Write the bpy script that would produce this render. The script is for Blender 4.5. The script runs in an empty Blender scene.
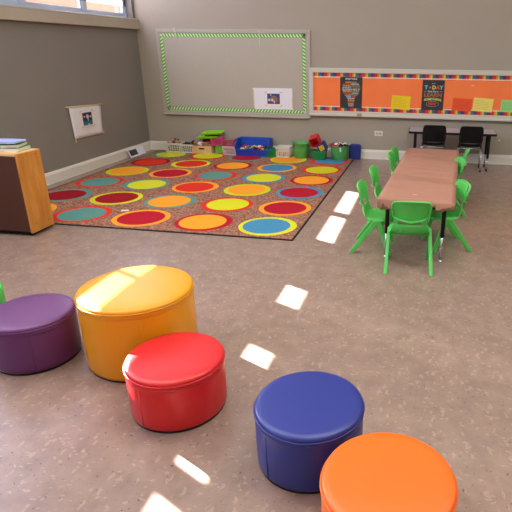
import bpy, math, random
from math import pi, sin, cos, radians
from mathutils import Vector, Matrix, Euler
R = random.Random(7)
S = bpy.context.scene
COL = S.collection

# ------------------------------------------------------------------ materials
def lin(c):
    return tuple((v/255/12.92 if v/255 <= .04045 else ((v/255+.055)/1.055)**2.4) for v in c)
MATS = {}
def mat(name, rgb, rough=.5, metal=0., spec=.5, var=0., vscale=8., bump=0., bscale=200., coat=0., transl=0.):
    if name in MATS: return MATS[name]
    m = bpy.data.materials.new(name); m.use_nodes = True
    nt = m.node_tree; b = nt.nodes['Principled BSDF']
    col = lin(rgb)
    b.inputs['Base Color'].default_value = (*col, 1)
    b.inputs['Roughness'].default_value = rough
    b.inputs['Metallic'].default_value = metal
    b.inputs['Specular IOR Level'].default_value = spec
    b.inputs['Coat Weight'].default_value = coat
    tc = nt.nodes.new('ShaderNodeTexCoord')
    if var:
        n = nt.nodes.new('ShaderNodeTexNoise'); n.inputs['Scale'].default_value = vscale; n.inputs['Detail'].default_value = 5
        nt.links.new(tc.outputs['Object'], n.inputs['Vector'])
        r = nt.nodes.new('ShaderNodeMapRange'); r.inputs[1].default_value=.3; r.inputs[2].default_value=.7
        r.inputs[3].default_value = 1-var; r.inputs[4].default_value = 1+var
        nt.links.new(n.outputs[0], r.inputs[0])
        mx = nt.nodes.new('ShaderNodeVectorMath'); mx.operation='SCALE'; mx.inputs[0].default_value = col
        nt.links.new(r.outputs[0], mx.inputs['Scale']); nt.links.new(mx.outputs[0], b.inputs['Base Color'])
    if bump:
        n = nt.nodes.new('ShaderNodeTexNoise'); n.inputs['Scale'].default_value = bscale; n.inputs['Detail'].default_value=3
        nt.links.new(tc.outputs['Object'], n.inputs['Vector'])
        bp = nt.nodes.new('ShaderNodeBump'); bp.inputs['Strength'].default_value = bump; bp.inputs['Distance'].default_value=.002
        nt.links.new(n.outputs[0], bp.inputs['Height']); nt.links.new(bp.outputs[0], b.inputs['Normal'])
    MATS[name] = m
    return m

def ramp(nt, stops, interp='LINEAR'):
    r = nt.nodes.new('ShaderNodeValToRGB'); r.color_ramp.interpolation = interp
    e = r.color_ramp.elements
    while len(e) > 1: e.remove(e[-1])
    e[0].position = stops[0][0]; e[0].color = (*stops[0][1], 1)
    for p, c in stops[1:]:
        k = e.new(p); k.color = (*c, 1)
    return r

def floor_material():
    m = bpy.data.materials.new('speckled_linoleum'); m.use_nodes = True; nt = m.node_tree; L = nt.links
    b = nt.nodes['Principled BSDF']
    tc = nt.nodes.new('ShaderNodeTexCoord')
    # broad mottling
    n1 = nt.nodes.new('ShaderNodeTexNoise'); n1.inputs['Scale'].default_value=9; n1.inputs['Detail'].default_value=8; n1.inputs['Roughness'].default_value=.65
    L.new(tc.outputs['Object'], n1.inputs['Vector'])
    base = ramp(nt, [(.3, lin((134,112,100))), (.5, lin((144,121,108))), (.72, lin((153,130,116)))])
    L.new(n1.outputs[0], base.inputs[0])
    # warped coordinates for chip shapes
    wn = nt.nodes.new('ShaderNodeTexNoise'); wn.inputs['Scale'].default_value=38; wn.inputs['Detail'].default_value=3
    L.new(tc.outputs['Object'], wn.inputs['Vector'])
    ws = nt.nodes.new('ShaderNodeVectorMath'); ws.operation='SCALE'; ws.inputs['Scale'].default_value=.04
    L.new(wn.outputs['Color'], ws.inputs[0])
    wa = nt.nodes.new('ShaderNodeVectorMath'); wa.operation='ADD'
    L.new(tc.outputs['Object'], wa.inputs[0]); L.new(ws.outputs[0], wa.inputs[1])
    prev = base.outputs[0]
    def chips(scale, thr, soft, color, fac, off, stretch, prev):
        mp = nt.nodes.new('ShaderNodeMapping'); mp.inputs['Location'].default_value=(off, off*1.7, 0)
        mp.inputs['Rotation'].default_value=(0,0,off); mp.inputs['Scale'].default_value=(1, stretch, 1)
        L.new(wa.outputs[0], mp.inputs['Vector'])
        v = nt.nodes.new('ShaderNodeTexVoronoi'); v.inputs['Scale'].default_value=scale; v.inputs['Randomness'].default_value=1
        L.new(mp.outputs[0], v.inputs['Vector'])
        mr = nt.nodes.new('ShaderNodeMapRange'); mr.inputs[1].default_value=thr; mr.inputs[2].default_value=thr+soft
        mr.inputs[3].default_value=1; mr.inputs[4].default_value=0
        L.new(v.outputs['Distance'], mr.inputs[0])
        sep = nt.nodes.new('ShaderNodeSeparateColor'); L.new(v.outputs['Color'], sep.inputs[0])
        gt = nt.nodes.new('ShaderNodeMath'); gt.operation='GREATER_THAN'; gt.inputs[1].default_value=.55
        L.new(sep.outputs[0], gt.inputs[0])
        mu = nt.nodes.new('ShaderNodeMath'); mu.operation='MULTIPLY'; L.new(mr.outputs[0], mu.inputs[0]); L.new(gt.outputs[0], mu.inputs[1])
        m2 = nt.nodes.new('ShaderNodeMath'); m2.operation='MULTIPLY'; m2.inputs[1].default_value=fac; L.new(mu.outputs[0], m2.inputs[0])
        mix = nt.nodes.new('ShaderNodeMix'); mix.data_type='RGBA'
        L.new(m2.outputs[0], mix.inputs[0]); L.new(prev, mix.inputs[6]); mix.inputs[7].default_value=(*lin(color),1)
        return mix.outputs[2]
    prev = chips(25, .20, .12, (176,152,132), .50, 1.3, 2.3, prev)
    prev = chips(34, .22, .12, (172,148,128), .50, 4.1, .42, prev)
    prev = chips(44, .20, .10, (122,100,88), .38, 7.7, 1.7, prev)
    prev = chips(42, .11, .05, (84,64,56), .75, 2.9, .8, prev)
    L.new(prev, b.inputs['Base Color'])
    rn = nt.nodes.new('ShaderNodeMapRange'); rn.inputs[3].default_value=.2; rn.inputs[4].default_value=.3
    L.new(n1.outputs[0], rn.inputs[0]); L.new(rn.outputs[0], b.inputs['Roughness'])
    b.inputs['Specular IOR Level'].default_value=.55
    return m

def rug_material():
    m = bpy.data.materials.new('rug_brown_pile'); m.use_nodes=True; nt=m.node_tree; L=nt.links
    b = nt.nodes['Principled BSDF']; b.inputs['Roughness'].default_value=.95; b.inputs['Specular IOR Level'].default_value=.1
    tc = nt.nodes.new('ShaderNodeTexCoord')
    n = nt.nodes.new('ShaderNodeTexNoise'); n.inputs['Scale'].default_value=55; n.inputs['Detail'].default_value=4
    L.new(tc.outputs['Object'], n.inputs['Vector'])
    r = ramp(nt, [(.36, lin((116,74,60))), (.5, lin((146,100,80))), (.62, lin((176,130,106)))])
    L.new(n.outputs[0], r.inputs[0]); L.new(r.outputs[0], b.inputs['Base Color'])
    return m

def wood_material(name, c1, c2, scale=3.):
    m = bpy.data.materials.new(name); m.use_nodes=True; nt=m.node_tree; L=nt.links
    b = nt.nodes['Principled BSDF']; b.inputs['Roughness'].default_value=.45
    tc = nt.nodes.new('ShaderNodeTexCoord')
    mp = nt.nodes.new('ShaderNodeMapping'); mp.inputs['Scale'].default_value=(1,6,1); L.new(tc.outputs['Object'], mp.inputs['Vector'])
    n = nt.nodes.new('ShaderNodeTexNoise'); n.inputs['Scale'].default_value=scale; n.inputs['Detail'].default_value=6; n.inputs['Distortion'].default_value=.6
    L.new(mp.outputs[0], n.inputs['Vector'])
    r = ramp(nt, [(.3, lin(c1)), (.7, lin(c2))]); L.new(n.outputs[0], r.inputs[0]); L.new(r.outputs[0], b.inputs['Base Color'])
    return m

def weave_material(name, c1, c2, scale):
    m = bpy.data.materials.new(name); m.use_nodes=True; nt=m.node_tree; L=nt.links
    b = nt.nodes['Principled BSDF']; b.inputs['Roughness'].default_value=.8
    tc = nt.nodes.new('ShaderNodeTexCoord')
    v = nt.nodes.new('ShaderNodeTexVoronoi'); v.inputs['Scale'].default_value=scale; v.inputs['Randomness'].default_value=0
    L.new(tc.outputs['Object'], v.inputs['Vector'])
    r = ramp(nt, [(.12, lin(c2)), (.3, lin(c1))]); L.new(v.outputs['Distance'], r.inputs[0]); L.new(r.outputs[0], b.inputs['Base Color'])
    return m

def stripe_material(name, base, cols, scale):
    """small procedural print: noise picked into a few flat ink colours"""
    m = bpy.data.materials.new(name); m.use_nodes=True; nt=m.node_tree; L=nt.links
    b = nt.nodes['Principled BSDF']; b.inputs['Roughness'].default_value=.7
    tc = nt.nodes.new('ShaderNodeTexCoord')
    n = nt.nodes.new('ShaderNodeTexNoise'); n.inputs['Scale'].default_value=scale; n.inputs['Detail'].default_value=2
    L.new(tc.outputs['Object'], n.inputs['Vector'])
    st = [(0, lin(base))] + [(.42+.08*i, lin(c)) for i, c in enumerate(cols)]
    r = ramp(nt, st, 'CONSTANT'); L.new(n.outputs[0], r.inputs[0]); L.new(r.outputs[0], b.inputs['Base Color'])
    return m

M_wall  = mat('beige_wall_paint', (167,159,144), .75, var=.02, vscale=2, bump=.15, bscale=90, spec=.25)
M_wallL = mat('left_wall_paint_shaded', (136,131,126), .75, var=.02, vscale=2, bump=.15, bscale=90, spec=.25)  # left wall gets no direct window light; that shade is in the colour
M_ledge = mat('ledge_paint', (182,172,156), .6)
M_white = mat('white_trim_paint', (226,220,210), .45, var=.02, vscale=4)
M_ceil  = mat('ceiling_white', (225,221,212), .85)
M_floor = floor_material()
M_alu   = mat('window_frame_paint', (176,190,214), .4)
M_black = mat('black_plastic', (7,7,9), .5, spec=.3)
M_chrome= mat('chrome', (200,200,205), .22, metal=1.)
M_green = mat('green_chair_plastic', (80,196,84), .38, var=.015, vscale=6)
M_paper = mat('brown_kraft_paper', (160,113,92), .72, var=.05, vscale=5, bump=.5, bscale=16)
M_wood  = wood_material('honey_birch_wood', (190,120,44), (216,150,70))
M_woodl = wood_material('pale_birch_wood', (214,170,112), (232,196,146))

# ------------------------------------------------------------------ mesh builder
class MB:
    def __init__(s): s.v=[]; s.f=[]; s.m=[]; s.mats=[]; s.sm=[]
    def mi(s, m):
        if m not in s.mats: s.mats.append(m)
        return s.mats.index(m)
    def add(s, vs, fs, m, T=None, smooth=False):
        o = len(s.v); k = s.mi(m)
        for p in vs:
            p = Vector(p)
            if T is not None: p = T @ p
            s.v.append(tuple(p))
        for f in fs: s.f.append(tuple(o+i for i in f)); s.m.append(k); s.sm.append(smooth)
        return s
    def box(s, a, b, m, T=None):
        x0,y0,z0=a; x1,y1,z1=b
        vs=[(x0,y0,z0),(x1,y0,z0),(x1,y1,z0),(x0,y1,z0),(x0,y0,z1),(x1,y0,z1),(x1,y1,z1),(x0,y1,z1)]
        fs=[(0,3,2,1),(4,5,6,7),(0,1,5,4),(1,2,6,5),(2,3,7,6),(3,0,4,7)]
        return s.add(vs,fs,m,T)
    def lathe(s, prof, m, n=48, T=None, closed=True):
        vs=[]; fs=[]
        for r,z in prof:
            for i in range(n): a=2*pi*i/n; vs.append((r*cos(a), r*sin(a), z))
        for j in range(len(prof)-1):
            for i in range(n): fs.append((j*n+i, j*n+(i+1)%n, (j+1)*n+(i+1)%n, (j+1)*n+i))
        if closed:
            fs.append(tuple(reversed(range(n)))); fs.append(tuple((len(prof)-1)*n+i for i in range(n)))
        return s.add(vs,fs,m,T,True)
    def tube(s, pts, r, m, n=10, T=None, loop=False, flat=1.):
        pts=[Vector(p) for p in pts]; vs=[]; fs=[]; N=len(pts); up=None
        for i,p in enumerate(pts):
            if loop: d=(pts[(i+1)%N]-pts[i-1])
            else: d = pts[min(i+1,N-1)]-pts[max(i-1,0)]
            d.normalize()
            if up is None: up = Vector((0,0,1)) if abs(d.z)<.9 else Vector((1,0,0))
            a = d.cross(up).normalized(); b = a.cross(d).normalized(); up=b
            rr = r[i] if isinstance(r,(list,tuple)) else r
            for k in range(n):
                t=2*pi*k/n; vs.append(tuple(p + a*cos(t)*rr + b*sin(t)*rr*flat))
        for j in range(N if loop else N-1):
            j2=(j+1)%N
            for k in range(n): fs.append((j*n+k, j*n+(k+1)%n, j2*n+(k+1)%n, j2*n+k))
        if not loop:
            fs.append(tuple(reversed(range(n)))); fs.append(tuple((N-1)*n+k for k in range(n)))
        return s.add(vs,fs,m,T,True)
    def prism(s, poly, z0, z1, m, T=None, smooth=False):
        n=len(poly); vs=[(x,y,z0) for x,y in poly]+[(x,y,z1) for x,y in poly]
        fs=[tuple(reversed(range(n))), tuple(range(n,2*n))]+[(i,(i+1)%n,n+(i+1)%n,n+i) for i in range(n)]
        return s.add(vs,fs,m,T,smooth)
    def grid(s, rows, m, T=None, smooth=True, skip=None):
        nr=len(rows); nc=len(rows[0]); vs=[p for r in rows for p in r]; fs=[]
        for j in range(nr-1):
            for i in range(nc-1):
                if skip and skip(i,j): continue
                fs.append((j*nc+i, j*nc+i+1, (j+1)*nc+i+1, (j+1)*nc+i))
        return s.add(vs,fs,m,T,smooth)
    def obj(s, name, parent=None, loc=None, bevel=0., solid=0., subsurf=0, seg=2, autosm=True, rot=None):
        me = bpy.data.meshes.new(name); me.from_pydata(s.v, [], s.f)
        for m in s.mats: me.materials.append(m)
        for p,k,sm in zip(me.polygons, s.m, s.sm): p.material_index=k; p.use_smooth=sm
        me.update()
        o = bpy.data.objects.new(name, me); COL.objects.link(o)
        if parent is not None: o.parent = parent
        if loc is not None: o.location = loc
        if rot is not None: o.rotation_euler = rot
        if solid:
            md=o.modifiers.new('thickness','SOLIDIFY'); md.thickness=solid; md.offset=0
        if subsurf:
            md=o.modifiers.new('smooth','SUBSURF'); md.levels=subsurf; md.render_levels=subsurf
        if bevel:
            md=o.modifiers.new('bevel','BEVEL'); md.width=bevel; md.segments=seg; md.limit_method='ANGLE'; md.angle_limit=radians(40)
        return o

def thing(name, label, cat, loc=(0,0,0), rz=0, group=None):
    o = bpy.data.objects.new(name, None); COL.objects.link(o); o.empty_display_size=.1
    o.location=loc; o.rotation_euler=(0,0,rz); o['label']=label; o['category']=cat
    if group: o['group']=group
    return o
def tag(o, label, cat, group=None):
    o['label']=label; o['category']=cat
    if group: o['group']=group
    return o
def struct(o): o['kind']='structure'; return o
def copy_thing(o, parent=None):
    c=o.copy(); COL.objects.link(c)
    if parent is not None: c.parent=parent
    for ch in [k for k in list(o.children)]: copy_thing(ch, c)
    return c
def TR(x=0,y=0,z=0,rx=0,ry=0,rz=0): return Matrix.Translation((x,y,z)) @ Euler((rx,ry,rz)).to_matrix().to_4x4()
def rrect(w,h,r,n=6,cx=0,cy=0):
    p=[]
    for sx,sy,a0 in ((1,1,0),(-1,1,pi/2),(-1,-1,pi),(1,-1,3*pi/2)):
        for i in range(n+1):
            a=a0+pi/2*i/n; p.append((cx+sx*(w/2-r)+r*cos(a), cy+sy*(h/2-r)+r*sin(a)))
    return p

# ------------------------------------------------------------------ room shell
RX, RY, RZ = 8.6, -10.6, 4.0
b=MB(); b.box((-.3,RY-.2,-.1),(RX+.2,.2,0),M_floor); struct(b.obj('floor'))
b=MB(); b.box((-.3,RY-.2,RZ),(RX+.2,.2,RZ+.1),M_ceil); struct(b.obj('ceiling'))
b=MB(); b.box((-.3,0,0),(RX+.2,.2,RZ),M_wall); struct(b.obj('wall_back'))
b=MB(); b.box((RX,RY,0),(RX+.2,0,RZ),M_wall); struct(b.obj('wall_right'))
b=MB(); b.box((-.3,RY-.2,0),(RX+.2,RY,RZ),M_wall); struct(b.obj('wall_front'))
WZ0, WZ1 = 1.884, 3.78          # window opening
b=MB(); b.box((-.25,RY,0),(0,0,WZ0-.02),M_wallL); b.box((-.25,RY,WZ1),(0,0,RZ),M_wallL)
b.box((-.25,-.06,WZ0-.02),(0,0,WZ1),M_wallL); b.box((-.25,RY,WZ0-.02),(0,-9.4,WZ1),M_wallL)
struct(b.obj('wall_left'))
b=MB(); b.box((-.14,RY,WZ0-.02),(.055,-.001,WZ0),M_ledge); b.box((.001,RY,1.748),(.055,-.001,WZ0-.02),M_ledge)
struct(b.obj('trim_1', bevel=.004))
# baseboards with a small top bead
def baseboard(name, T, L):
    b=MB(); prof=[(0,0),(.02,0),(.02,.105),(.014,.118),(.014,.128),(.006,.134),(0,.134)]
    n=len(prof); vs=[(0,y,z) for y,z in prof]+[(L,y,z) for y,z in prof]
    fs=[tuple(range(n)),tuple(reversed(range(n,2*n)))]+[(i,n+i,n+(i+1)%n,(i+1)%n) for i in range(n)]
    b.add(vs,fs,M_white,T); b.box((0,.001,0),(L,.026,.012),M_white,T)
    struct(b.obj(name))
baseboard('baseboard_left', TR(0,RY,0,rz=pi/2)@Matrix.Scale(-1,4,(0,1,0)), -RY)
baseboard('baseboard_back', Matrix.Scale(-1,4,(0,1,0)), RX)
baseboard('baseboard_right', TR(RX,RY,0,rz=pi/2), -RY)

# windows: ribbon of clerestory lights above the ledge
M_glass = bpy.data.materials.new('window_glass'); M_glass.use_nodes=True
nt=M_glass.node_tree; nt.nodes.clear()
o_=nt.nodes.new('ShaderNodeOutputMaterial'); mx=nt.nodes.new('ShaderNodeMixShader'); t_=nt.nodes.new('ShaderNodeBsdfTransparent'); g_=nt.nodes.new('ShaderNodeBsdfGlossy')
t_.inputs[0].default_value=(.95,.95,.96,1); g_.inputs['Roughness'].default_value=.03; mx.inputs[0].default_value=.06
nt.links.new(t_.outputs[0],mx.inputs[1]); nt.links.new(g_.outputs[0],mx.inputs[2]); nt.links.new(mx.outputs[0],o_.inputs[0])
M_blind = bpy.data.materials.new('sheer_blind_fabric'); M_blind.use_nodes=True
nt=M_blind.node_tree; nt.nodes.clear()
o_=nt.nodes.new('ShaderNodeOutputMaterial'); mx=nt.nodes.new('ShaderNodeMixShader'); t_=nt.nodes.new('ShaderNodeBsdfTransparent'); g_=nt.nodes.new('ShaderNodeBsdfTranslucent'); mx.name='mix'
t_.inputs[0].default_value=(1,1,1,1); g_.inputs[0].default_value=(.19,.195,.26,1); mx.inputs[0].default_value=.987
nt.links.new(t_.outputs[0],mx.inputs[1]); nt.links.new(g_.outputs[0],mx.inputs[2]); nt.links.new(mx.outputs[0],o_.inputs[0])

WX=-.12
edges=[-.06,-1.02,-2.10,-3.20,-4.43,-5.60,-6.80,-8.10,-9.4]
for i in range(len(edges)-1):
    y1,y0=edges[i],edges[i+1]
    root=struct(bpy.data.objects.new('window_%d'%(i+1),None)); COL.objects.link(root); root.location=(WX,(y0+y1)/2,WZ0)
    w=y1-y0; h=WZ1-WZ0; f=.045
    b=MB()
    b.box((-.03,-w/2,0),(.03,w/2,.035),M_alu); b.box((-.03,-w/2,h-.05),(.03,w/2,h),M_alu)
    b.box((-.03,-w/2,.035),(.03,-w/2+f,h-.05),M_alu); b.box((-.03,w/2-f,.035),(.03,w/2,h-.05),M_alu)
    b.obj('window_frame',root,bevel=.004)
    b=MB()   # opening sash, slightly darker line between
    b.box((-.022,-w/2+f,.035),(.018,w/2-f,.07),M_alu); b.box((-.022,-w/2+f,h-.08),(.018,w/2-f,h-.05),M_alu)
    b.box((-.022,-w/2+f,.07),(.018,-w/2+f+.022,h-.08),M_alu); b.box((-.022,w/2-f-.022,.07),(.018,w/2-f,h-.08),M_alu)
    if i==3: b.box((-.02,-.055,.07),(.018,-.025,h-.08),M_alu)
    b.obj('sash',root,bevel=.003)
    b=MB(); b.box((-.004,-w/2+f,.06),(0,w/2-f,h-.07),M_glass); b.obj('glass_pane',root)
    b=MB(); vs=[(.035,-w/2+.01,.158),(.035,w/2-.01,.158),(.035,w/2-.01,h),(.035,-w/2+.01,h)]
    b.add(vs,[(0,1,2,3)],M_blind); b.obj('sheer_blind',root)

# outside: neighbouring pale brick wall and two unseen slabs added to block sun
M_brick = bpy.data.materials.new('pale_brick'); M_brick.use_nodes=True; nt=M_brick.node_tree
bb=nt.nodes['Principled BSDF']; bb.inputs['Roughness'].default_value=.9
tc=nt.nodes.new('ShaderNodeTexCoord'); br=nt.nodes.new('ShaderNodeTexBrick'); br.inputs['Scale'].default_value=1.2
br.inputs['Color1'].default_value=(*lin((250,196,160)),1); br.inputs['Color2'].default_value=(*lin((246,190,154)),1); br.inputs['Mortar'].default_value=(*lin((246,206,180)),1)
mp=nt.nodes.new('ShaderNodeMapping'); mp.inputs['Rotation'].default_value=(radians(90),0,radians(90))
nt.links.new(tc.outputs['Object'],mp.inputs[0]); nt.links.new(mp.outputs[0],br.inputs['Vector']); nt.links.new(br.outputs[0],bb.inputs['Base Color'])
M_gnd = mat('concrete_yard',(196,190,182),.9,var=.05)
b=MB(); b.box((-34,-40,-.1),(-.3,60,-.05),M_gnd); struct(b.obj('outside_ground'))
b=MB(); b.box((-24,-30,-.05),(-22,50,9.0),M_brick); b.box((-24.1,-30,9.0),(-21.8,50,9.25),M_white)
struct(b.obj('outside_building'))
for (ya,yb) in ((-2.19,-1.33),(-2.96,-2.52)):
    b=MB(); b.box((-1.15,ya,-.05),(-1.0,yb,4.3),M_brick); b.box((-1.17,ya-.02,4.3),(-.98,yb+.02,4.36),M_white); struct(b.obj('sun_blocker'))

# ------------------------------------------------------------------ rug
YEL=(206,206,40); RED=(214,52,36); ORA=(240,156,44); TEAL=(92,142,132); BLU=(70,134,168); CRI=(172,28,44); DRD=(150,24,34)
rugc={}
def rc(c):
    if c not in rugc: rugc[c]=mat('rug_colour_%d_%d_%d'%c,c,.95,spec=.1,var=.12,vscale=90)
    return rugc[c]
rows=[(-3.33,[(ORA,ORA,YEL),(TEAL,RED),(CRI,ORA),(ORA,CRI),(BLU,YEL)]),
      (-2.75,[(DRD,TEAL),(DRD,YEL),(ORA,TEAL),(YEL,RED),(CRI,ORA)]),
      (-2.14,[(TEAL,RED),(YEL,TEAL),(RED,ORA),(ORA,YEL),(CRI,BLU)]),
      (-1.54,[(ORA,YEL),(CRI,ORA),(TEAL,RED),(YEL,BLU),(ORA,CRI)]),
      (-.95,[(RED,DRD),(RED,YEL),(ORA,CRI),(BLU,ORA),(YEL,RED)]),
      (-.37,[(YEL,TEAL),(YEL,RED),(CRI,TEAL),(ORA,YEL),(BLU,RED)])]
rows[0][1][0]=(YEL,ORA)
rx0,rx1,ry0,ry1=.20,3.25,-3.63,-.10
root=thing('area_rug','large brown rug patterned with bright ringed dots, bound in black','rug',((rx0+rx1)/2,(ry0+ry1)/2,0))
cx,cy=(rx0+rx1)/2,(ry0+ry1)/2
M_rug=rug_material()
b=MB(); b.box((rx0-cx,ry0-cy,.0),(rx1-cx,ry1-cy,.009),M_rug)
def disc(b,x,y,r0,r1,z,m,n=56):
    if r0==0: b.add([(x+r1*cos(2*pi*i/n),y+r1*sin(2*pi*i/n),z) for i in range(n)],[tuple(range(n))],m)
    else:
        vs=[(x+r0*cos(2*pi*i/n),y+r0*sin(2*pi*i/n),z) for i in range(n)]+[(x+r1*cos(2*pi*i/n),y+r1*sin(2*pi*i/n),z) for i in range(n)]
        b.add(vs,[(i,n+i,n+(i+1)%n,(i+1)%n) for i in range(n)],m)
for y,cs in rows:
    for i,c in enumerate(cs):
        x=[.515,1.11,1.72,2.34,2.95][i]
        ox,oy=R.uniform(-.012,.012),R.uniform(-.01,.01)
        disc(b,x-cx,y-cy,0,.262,.0098,rc(c[1])); disc(b,x-cx+ox,y-cy+oy,0,.214,.0106,rc(c[0]))
b.obj('pile',root)
b=MB(); M_bind=mat('black_rug_binding',(22,20,20),.8)
a0,a1,c0,c1=rx0-cx,rx1-cx,ry0-cy,ry1-cy; e=.014
b.box((a0-e,c0-e,0),(a1+e,c0,.011),M_bind); b.box((a0-e,c1,0),(a1+e,c1+e,.011),M_bind)
b.box((a0-e,c0,0),(a0,c1,.011),M_bind); b.box((a1,c0,0),(a1+e,c1,.011),M_bind)
b.obj('binding',root,bevel=.003)
b=MB(); b.box((-.035,-.02,0),(.035,.02,.003),M_white); tag(b.obj('paper_scrap',loc=(1.45,-3.16,.0115),rot=(0,0,.3)),'small white paper scrap lying on the rug between the dots','paper')

# ------------------------------------------------------------------ ottomans
def ottoman(x,y,r,h,rgb,name_c,label,seam=0.):
    root=thing('round_ottoman',label,'ottoman',(x,y,0),0,None)
    m=mat(name_c+'_vinyl',rgb,.34,bump=.08,bscale=160,spec=.42,var=.01)
    dk=mat('black_base_fabric',(24,20,20),.9)
    b=MB(); b.lathe([(r*.955,0),(r*.96,.014)],dk,64); b.obj('base',root)
    H=h-.020
    b=MB(); prof=[(r*.95,.010),(r*.975,.014),(r*.985,.03),(r*.992,h*.4),(r*.992,H-.03),(r*.990,H-.028),(r*.998,H-.024),(r*1.0,H-.001)]
    b.lathe(prof,m,72); b.obj('side_wall',root)
    b=MB(); pts=[(r*1.001*cos(2*pi*i/72),r*1.001*sin(2*pi*i/72),H) for i in range(72)]
    b.tube(pts,.0035,m,8,loop=True); b.obj('piping',root)
    b=MB(); prof=[(r*.99,H),(r*1.0,H+.003),(r*.996,H+.009),(r*.982,H+.015),(r*.955,H+.0185),(r*.85,H+.021),(r*.6,H+.0225),(r*.3,H+.0235),(r*.02,H+.024)]
    b.lathe(prof,m,72); b.obj('cushion_top',root)
    b=MB(); a=seam; q=r*.993
    b.tube([(q*cos(a),q*sin(a),.014),(q*cos(a),q*sin(a),h*.5),(q*cos(a),q*sin(a),H-.03)],.0016,m,6); b.obj('side_seam',root)
    return root
ottoman(2.937,-5.445,.277,.388,(226,150,16),'yellow','tall yellow round vinyl ottoman with sunlit stripes on its top',-1.0)
ottoman(3.305,-5.797,.210,.252,(208,34,38),'red','bright red round vinyl ottoman standing in front of the yellow one',-1.9)
ottoman(3.952,-6.002,.208,.254,(40,52,128),'blue','navy blue round vinyl ottoman beside the orange one',-2.2)
ottoman(4.28,-6.325,.212,.257,(244,104,24),'orange','orange round vinyl ottoman nearest the camera at the bottom edge',-2.2)
ottoman(2.404,-5.555,.205,.258,(100,52,104),'purple','low purple round vinyl ottoman left of the tall yellow one',-.95)
ottoman(1.885,-5.45,.205,.258,(70,190,70),'green','green round vinyl ottoman mostly cut off at the left edge')

# ------------------------------------------------------------------ green chairs
def green_chair():
    root=thing('child_chair','green moulded plastic child chair','chair',(0,0,0))
    m=M_green; NU=14; US=[-1+2*i/NU for i in range(NU+1)]
    b=MB(); rows_=[]
    # seat pan turning up at the rear into the lower back lip
    prof=[(.162,.256,.128,0),(.155,.272,.142,0),(.122,.281,.150,0),(.06,.276,.152,0),(0,.268,.152,.02),(-.035,.266,.148,.06),(-.062,.276,.142,.10),(-.078,.300,.135,.10),(-.084,.325,.128,.05),(-.087,.342,.122,0)]
    for y,z,hw,cu in prof:
        rows_.append([(u*hw, y+.028*abs(u)**2.4*(1 if y<-.05 else 0), z+.014*abs(u)**3+cu*.12*abs(u)**2-(.016 if abs(u)>.99 and y>-.1 else 0)) for u in US])
    b.grid(rows_,m); b.obj('seat',root,solid=.008,subsurf=1)
    b=MB(); rows_=[]
    prof=[(-.085,.345,.120,0),(-.088,.362,.117,0),(-.091,.378,.117,-.006),(-.094,.392,.120,-.016),(-.099,.420,.126,-.010),(-.105,.455,.129,0),(-.112,.490,.129,0),(-.117,.515,.126,0),(-.122,.524,.120,0)]
    for k,(y,z,hw,sag) in enumerate(prof):
        rows_.append([(u*hw, y+.030*abs(u)**2.2, z+sag*(1-abs(u)**2)-(abs(u)**6)*(.012 if k>6 else 0)) for u in US])
    b.grid(rows_,m,skip=lambda i,j: (j in (0,1,2) and 2<=i<=NU-3)); b.obj('backrest',root,solid=.009,subsurf=1)
    # rolled flange round the back panel
    b=MB(); pts=[(-.121,-.075,.400),(-.129,-.083,.430),(-.134,-.094,.475),(-.132,-.106,.507),(-.121,-.114,.520)]
    mid=[(-.085,-.124,.526),(0,-.129,.528),(.085,-.124,.526)]
    low=[(.085,-.101,.388),(0,-.108,.374),(-.085,-.101,.388)]
    b.tube(pts+mid+[(-x,y,z) for x,y,z in reversed(pts)]+low,.0075,m,8,loop=True); b.obj('rolled_edge',root)
    for sx in (-1,1):
        def leg(p0,p1,w0,w1,t):
            b=MB(); p0=Vector(p0); p1=Vector(p1); vs=[]
            for p,w in ((p0,w0),(p1,w1)):
                for dx,dy in ((-t,-w),(t,-w),(t,w),(-t,w)): vs.append((p.x+dx,p.y+dy,p.z))
            b.add(vs,[(3,2,1,0),(4,5,6,7),(0,1,5,4),(1,2,6,5),(2,3,7,6),(3,0,4,7)],m)
            b.obj('leg',root,bevel=.006)
        leg((sx*.163,-.150,0),(sx*.148,.045,.272),.018,.026,.0125)
        leg((sx*.154,.150,0),(sx*.148,.062,.272),.016,.022,.0125)
        b=MB(); b.box((sx*.148-.0128,.018,.250),(sx*.148+.0128,.090,.276),m); b.obj('leg_bracket',root,bevel=.006)
    for y0 in (.01,.085):
        b=MB(); b.box((-.14,y0,.238),(.14,y0+.015,.264),m); b.obj('under_seat_rib',root,bevel=.003)
    b=MB(); b.lathe([(.006,0),(.006,.004),(.003,.006)],M_chrome,12,TR(-.07,-.085,.30,rx=pi/2)); b.obj('screw',root)
    return root
proto=green_chair()
chairs=[ # x,y,rot(about z; 0 faces +y),label
 (4.237,-3.998,.07,'green plastic child chair at the near short end of the brown table, back to camera'),
 (3.935,-3.645,-pi/2-.03,'green plastic child chair on the left long side, nearest the camera'),
 (3.965,-3.07,-pi/2-.05,'green plastic child chair second from the front on the left side of the table'),
 (4.06,-2.34,-pi/2-.05,'green plastic child chair third from the front on the left side of the table'),
 (4.075,-2.04,-pi/2-.08,'green plastic child chair farthest back on the left side, near the wall'),
 (4.525,-3.49,pi/2+.30,'green plastic child chair on the right long side, nearest the camera'),
 (4.545,-2.50,pi/2+.22,'green plastic child chair in the middle of the right side, half behind the tabletop'),
 (4.625,-1.98,pi/2-.10,'green plastic child chair turned askew at the far right of the table'),
]
for i,(x,y,r,lb) in enumerate(chairs):
    o=proto if i==0 else copy_thing(proto)
    o.location=(x,y,0); o.rotation_euler=(0,0,r); o['label']=lb; o['group']='green chairs around the brown table'

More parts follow.
